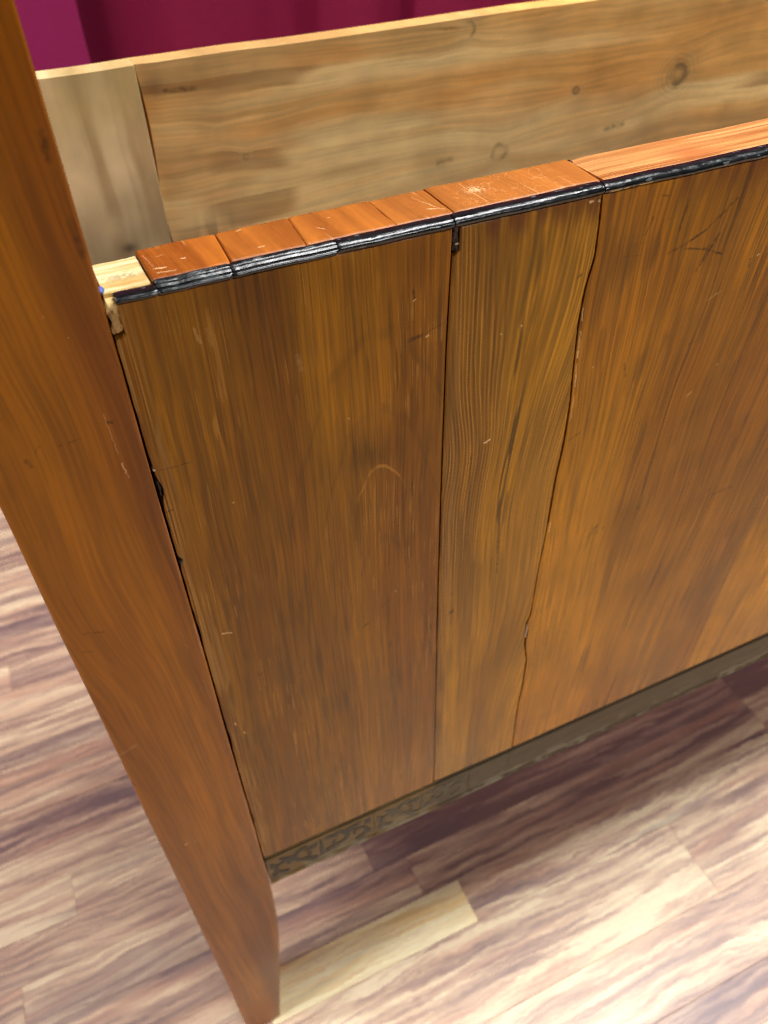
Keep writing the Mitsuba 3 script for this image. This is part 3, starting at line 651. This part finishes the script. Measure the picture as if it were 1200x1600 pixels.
def lump(x0, x1, y0, y1, z0, z1, a, s, cuts=3):
    m = bevel_box(x0, x1, y0, y1, z0, z1, min(x1 - x0, y1 - y0, z1 - z0) * 0.25)
    for _ in range(cuts):
        m = m.subdivide()
    return rough_lump(m, a, s)


add(f'{SIDE}__torn_corner', slab(lambda z: 0.0008 + 0.0005 * math.sin(z * 900), lambda z: 0.00455 + 0.0002 * math.sin(z * 1700), 0.7858, 0.7976, 0.0009, 0.0084, 14, 40, lambda X, Z: 0.0022 * nz2(X, Z, 500, 4) + 0.0009 * nz2(X, Z, 1500, 5), 0.0003),
    'mat_torn', 40, 'broken corner of bare splintered wood beside the post')
add(f'{SIDE}__filler', lump(0.1420, 0.1448, 0.0010, 0.0080, 0.7860, 0.7985, 0.0012, 6), 'mat_filler', True, 'dark glossy filler in the notch at the top of the left joint')
for q in [(0.1423, 0.1442, 0.0004, 0.002, 0.7842, 0.7852, 0.0004, 8), (0.1428, 0.1446, 0.0006, 0.002, 0.7895, 0.7902, 0.0003, 9), (0.2126, 0.2138, -0.0006, 0.001, 0.7946, 0.7956, 0.0005, 11),
          (0.2104, 0.2118, 0.0006, 0.003, 0.4890, 0.5030, 0.0010, 12), (0.0005, 0.0030, 0.0002, 0.003, 0.7195, 0.7208, 0.0005, 14)]:
    add(f'{SIDE}__chip', lump(*q, 2), 'mat_chip', True)
nail = trimesh.creation.icosphere(2, 0.0022); nail.apply_scale([0.6, 0.5, 1.2])
add(f'{SIDE}__nail', rough_lump(nail.copy().apply_translation([0.0016, 0.001, 0.664]), 0.0004, 4), 'mat_filler', True)
add(f'{SIDE}__nail', rough_lump(nail.copy().apply_scale([0.8, 0.8, 2.0]).apply_translation([0.0016, 0.003, 0.708]), 0.0006, 5), 'mat_filler', True)

# black bead along the top front corner, in lengths
BEAD = [(0.0045, 0.7972), (0.0005, 0.7972), (-0.0010, 0.7977), (-0.0018, 0.7986), (-0.0019, 0.7995), (-0.0013, 0.8004), (-0.0002, 0.8012), (0.0012, 0.8016), (0.0028, 0.8018), (0.0040, 0.8017), (0.0045, 0.8010)]
REED = [(0.0045, 0.7972), (0.0004, 0.7972), (-0.0012, 0.7976), (-0.0019, 0.7983), (-0.0019, 0.7990), (-0.0013, 0.7996), (-0.0003, 0.7998), (-0.0004, 0.8004), (0.0004, 0.8009), (0.0010, 0.8006), (0.0014, 0.8012), (0.0022, 0.8015),
        (0.0028, 0.8010), (0.0033, 0.8016), (0.0041, 0.8016), (0.0045, 0.8010)]
THIN = [(0.0056, 0.7972), (0.0004, 0.7972), (-0.0010, 0.7976), (-0.0016, 0.7983), (-0.0015, 0.7991), (-0.0006, 0.7998), (0.0016, 0.8002), (0.0042, 0.8000), (0.0056, 0.7994)]


def bead(x0, x1, prof, s, dz=0.0):
    k = max(8, int((x1 - x0) / 0.0009))
    xs = np.linspace(x0, x1, k)
    def wob(x):
        e = min(x - x0, x1 - x)
        n1 = meshkit.noise(np.array([x * 140, s, 0.5])) - 0.5
        n2 = meshkit.noise(np.array([x * 900, s, 2.5])) - 0.5
        return 0.0003 * n1, dz + 0.0006 * n1 + 0.00006 * n2, (0.86 if e < 0.0003 else 0.97) * (1 + 0.03 * n2)
    add(f'{SIDE}__bead', sweep_x(prof, xs, wob), 'mat_bead', 50)


bead(0.0044, 0.0196, THIN, 1.0)
bead(0.0197, 0.0478, REED, 2.0)
bead(0.0481, 0.0905, REED, 3.0, 0.0002)
bead(0.0906, 0.1412, BEAD, 4.0, 0.0002)
bead(0.1418, 0.2146, BEAD, 5.0, 0.0003)
bead(0.2153, 0.3080, BEAD, 6.0, 0.0001)
bead(0.3083, 0.6400, BEAD, 7.0)
bead(0.6403, L - 0.001, BEAD, 8.0)

# veneer caps on the top edge
YF, YR = 0.0047, 0.0318
caps = [((0.0192, YF), (0.0489, YF), (0.0503, YR), (0.0187, YR), 'mat_cap_cross', 0.10, 0.0001), ((0.0494, YF), (0.0796, YF), (0.0812, YR), (0.0508, YR), 'mat_cap_cross', 0.35, 0.0003),
        ((0.0799, YF), (0.1180, YF), (0.1172, YR + 0.0003), (0.0815, YR + 0.0002), 'mat_cap_cross', 0.45, 0.0004), ((0.1181, YF), (0.1441, YF), (0.1435, YR), (0.1173, YR), 'mat_cap_cross', 0.75, 0.0004),
        ((0.1446, YF), (0.2160, YF), (0.2170, YR), (0.1440, YR + 0.0005), 'mat_cap_cross', 0.85, 0.0006)]
for k, (fl, fr, rr, rl, m, tone, dz) in enumerate(caps):
    mesh = block((fl, fr, rr, rl), 0.7972, 0.8014 + dz, 26, 16, lambda X, Y, k=k: 0.0009 * nz2(X, Y, 60, k) + 0.0003 * nz2(X, Y, 400, k + 3))
    uv = np.tile([k * 3.3 + 1, tone], (len(mesh.vertices), 1))
    add(f'{SIDE}__cap_piece', mesh, m, False, uv=uv)
mesh = block(((0.2186, YF + 0.0007), (0.6400, YF + 0.0005), (0.6400, YR), (0.2176, YR)), 0.7972, 0.8016, 90, 16, lambda X, Y: 0.0010 * nz2(X, Y, 30, 9) + 0.0002 * nz2(X, Y, 400, 3))
add(f'{SIDE}__cap_piece', mesh, 'mat_cap_long', 30, 'long bright orange cap piece with lengthwise grain at the right')
add(f'{SIDE}__cap_piece', block(((0.6405, YF), (L - 0.001, YF), (L - 0.001, YR), (0.6405, YR)), 0.7972, 0.8014, 20, 8), 'mat_cap_long', 30)
add(f'{SIDE}__cap_chip', lump(0.2166, 0.2186, 0.0285, 0.0315, 0.7990, 0.8018, 0.0012, 21), 'mat_filler', True)
add(f'{SIDE}__bare_ledge', block(((0.0012, 0.0058), (0.0189, 0.0058), (0.0184, 0.0312), (0.0010, 0.0305)), 0.7972, 0.7997, 22, 22, lambda X, Y: 0.0009 * nz2(X, Y, 120, 5) + 0.0005 * nz2(X * 0.3, Y, 700, 6)),
    'mat_raw', 40, 'pale bare wood ledge where the end cap is missing')
blue = trimesh.creation.icosphere(2, 0.0014); blue.apply_scale([0.9, 1.6, 0.9])
add(f'{SIDE}__paint_spot', rough_lump(blue.apply_translation([0.0010, 0.0085, 0.7998]), 0.0006, 2), 'mat_blue', True, 'small blue spot at the end of the bare ledge')

# skirting strip under the panel
SK = [(0.012, 0.2985), (0.0004, 0.2985), (-0.0012, 0.2993), (-0.0016, 0.3006), (-0.0012, 0.3022), (-0.0001, 0.3032), (-0.0006, 0.3042), (-0.0008, 0.3385), (0.0004, 0.3400), (-0.0002, 0.3412), (0.0006, 0.3420), (0.012, 0.3420)]
for k, (x0, x1) in enumerate([(0.0008, 0.0890), (0.0894, 0.1740), (0.1744, 0.2118), (0.2122, 0.640), (0.6404, L - 0.001)]):
    mesh = sweep_x(SK, np.linspace(x0, x1, max(4, int((x1 - x0) / 0.01))), lambda x, k=k: (0.00015 * math.sin(k * 3), 0.0005 * (meshkit.noise(np.array([x * 40, 3.0, k])) - 0.5), 1))
    uv = np.tile([k * 2.7, 0], (len(mesh.vertices), 1))
    add(f'{SIDE}__skirting', mesh, 'mat_skirt', False, label='lower strip printed with dark leaf scrolls' if k == 0 else None, uv=uv)


def curl(cx, cz, r0, turns, a0, w, sgn=1):
    t = np.linspace(0, 1, 36)
    a = a0 + sgn * turns * 2 * np.pi * t
    r = r0 * (1 - 0.82 * t)
    pts = np.column_stack([cx + r * np.cos(a), cz + r * np.sin(a)])
    return shapely.union_all([LineString(pts[i:i + 2]).buffer(w * (1 - 0.6 * t[i])) for i in range(len(pts) - 1)])


def leaf(x, z, l, w, ang):
    t = np.linspace(0, 1, 12)
    up = np.column_stack([t * l, w * np.sin(np.pi * t ** 0.6)])
    dn = np.column_stack([t[::-1] * l, -0.25 * w * np.sin(np.pi * t[::-1])])
    P = np.vstack([up, dn])
    ca, sa = math.cos(ang), math.sin(ang)
    return Polygon(P @ np.array([[ca, sa], [-sa, ca]]) + [x, z]).buffer(0.0001)


def scrolls(x0, x1):
    mid, zc, half = (x0 + x1) / 2, 0.3212, (x1 - x0) / 2
    G = []
    for s in (-1, 1):
        f = lambda u: mid + s * u * half
        G += [curl(f(0.30), zc + 0.001, 0.0115, 0.85, math.pi * 0.5, 0.0021, -s), curl(f(0.68), zc - 0.001, 0.0105, 0.8, -math.pi / 2, 0.0020, s)]
        base = 0.0 if s > 0 else math.pi
        G += [leaf(f(0.44), zc + 0.003, 0.018, 0.0062, base + s * 0.6), leaf(f(0.84), zc + 0.006, 0.013, 0.0060, base + s * 0.35), leaf(f(0.82), zc - 0.009, 0.014, 0.0048, base + s * 0.1), leaf(f(0.07), zc + 0.011, 0.012, 0.0044, base - s * 0.35), leaf(f(0.06), zc - 0.011, 0.015, 0.0050, base + s * 0.35)]
    G += [Polygon([(mid - 0.0022, zc - 0.012), (mid + 0.0022, zc - 0.012), (mid + 0.0008, zc + 0.013), (mid - 0.0008, zc + 0.013)])]
    g = shapely.union_all(G).intersection(shapely.box(x0 + 0.002, 0.3055, x1 - 0.002, 0.3372)).simplify(0.0001)
    ms = []
    for q in getattr(g, 'geoms', [g]):
        m = trimesh.creation.extrude_polygon(q, 0.0005, engine='earcut')
        v = m.vertices
        ms.append(trimesh.Trimesh(np.column_stack([v[:, 0], -0.0006 - v[:, 2], v[:, 1]]), m.faces, process=False))
    return trimesh.util.concatenate(ms)


add(f'{SIDE}__scroll_ornament', scrolls(0.0010, 0.0885), 'mat_scroll', False)
add(f'{SIDE}__scroll_ornament', scrolls(0.0900, 0.1735), 'mat_scroll_worn', False)

# far side: horizontal board and upright cleat
FAR = f'{BED}__far_side'
W0, W1 = 0.305, 0.321
wob_top = lambda x: 0.0012 * (meshkit.noise(np.array([x * 18, 1.0, 3.0])) - 0.5)


def far_slab(x0, x1, nx, s):
    m = slab(lambda z: x0 + (0.0012 * math.sin(z * 60) if s == 1 else 0), lambda z: x1, 0.345, 0.7985, W0, W1, nx, 60, lambda X, Z: 0.0012 * nz2(X, Z, 9, s), 0.0016)
    v = m.vertices.copy()
    top = v[:, 2] > 0.79
    v[top, 2] += 0.0009 * (meshkit.noise(np.column_stack([v[top, 0] * 22, v[top, 0] * 0 + s, v[top, 0] * 0])) - 0.5)
    return trimesh.Trimesh(v, m.faces, process=False)


add(FAR, far_slab(0.0767, L - 0.001, 120, 1), 'mat_pine', 30, 'unvarnished pine board on the far side with grey knots')
add(f'{FAR}__cleat', far_slab(0.0010, 0.0757, 20, 2), 'mat_cleat', 30, 'grey pale upright plank joined to the far board')
add(f'{FAR}__backing', bevel_box(0.0020, L - 0.002, W1 + 0.0002, W1 + 0.006, 0.40, 0.78, 0.001), 'mat_core', 30)

# ------------------------------------------------------------------ the lamps of the showroom, overhead
for k, (x, y) in enumerate(LAMP_SPOTS):
    key = 'ceiling_light' if k == 0 else f'ceiling_light_{k:03d}'
    labels[key] = {'label': 'white ceiling light panel ' + ['straight above the front of the bed', 'above the floor left of the bed', 'above the foot end, right of the bed', 'of the second row, well in front of the bed'][k], 'category': 'ceiling light', 'group': 'ceiling lights above the bed'}
    a, b, z = 0.60, 0.30, LAMP_Z
    fr = trimesh.util.concatenate([bevel_box(x - a - 0.03, x + a + 0.03, y - b - 0.03, y - b, z - 0.012, z + 0.06, 0.003), bevel_box(x - a - 0.03, x + a + 0.03, y + b, y + b + 0.03, z - 0.012, z + 0.06, 0.003),
                                   bevel_box(x - a - 0.03, x - a, y - b + 0.001, y + b - 0.001, z - 0.012, z + 0.06, 0.003), bevel_box(x + a, x + a + 0.03, y - b + 0.001, y + b - 0.001, z - 0.012, z + 0.06, 0.003),
                                   bevel_box(x - a - 0.001, x + a + 0.001, y - b - 0.001, y + b + 0.001, z + 0.03, z + 0.05, 0.003)])
    add(f'{key}__frame', fr, 'mat_white', 30)
    q = trimesh.Trimesh([(x - a, y - b, z), (x - a, y + b, z), (x + a, y + b, z), (x + a, y - b, z)], [(0, 1, 2), (0, 2, 3)])
    add(f'{key}__diffuser', q, 'mat_white', False, emitter={'type': 'area', 'radiance': {'type': 'rgb', 'value': list(LAMP)}})
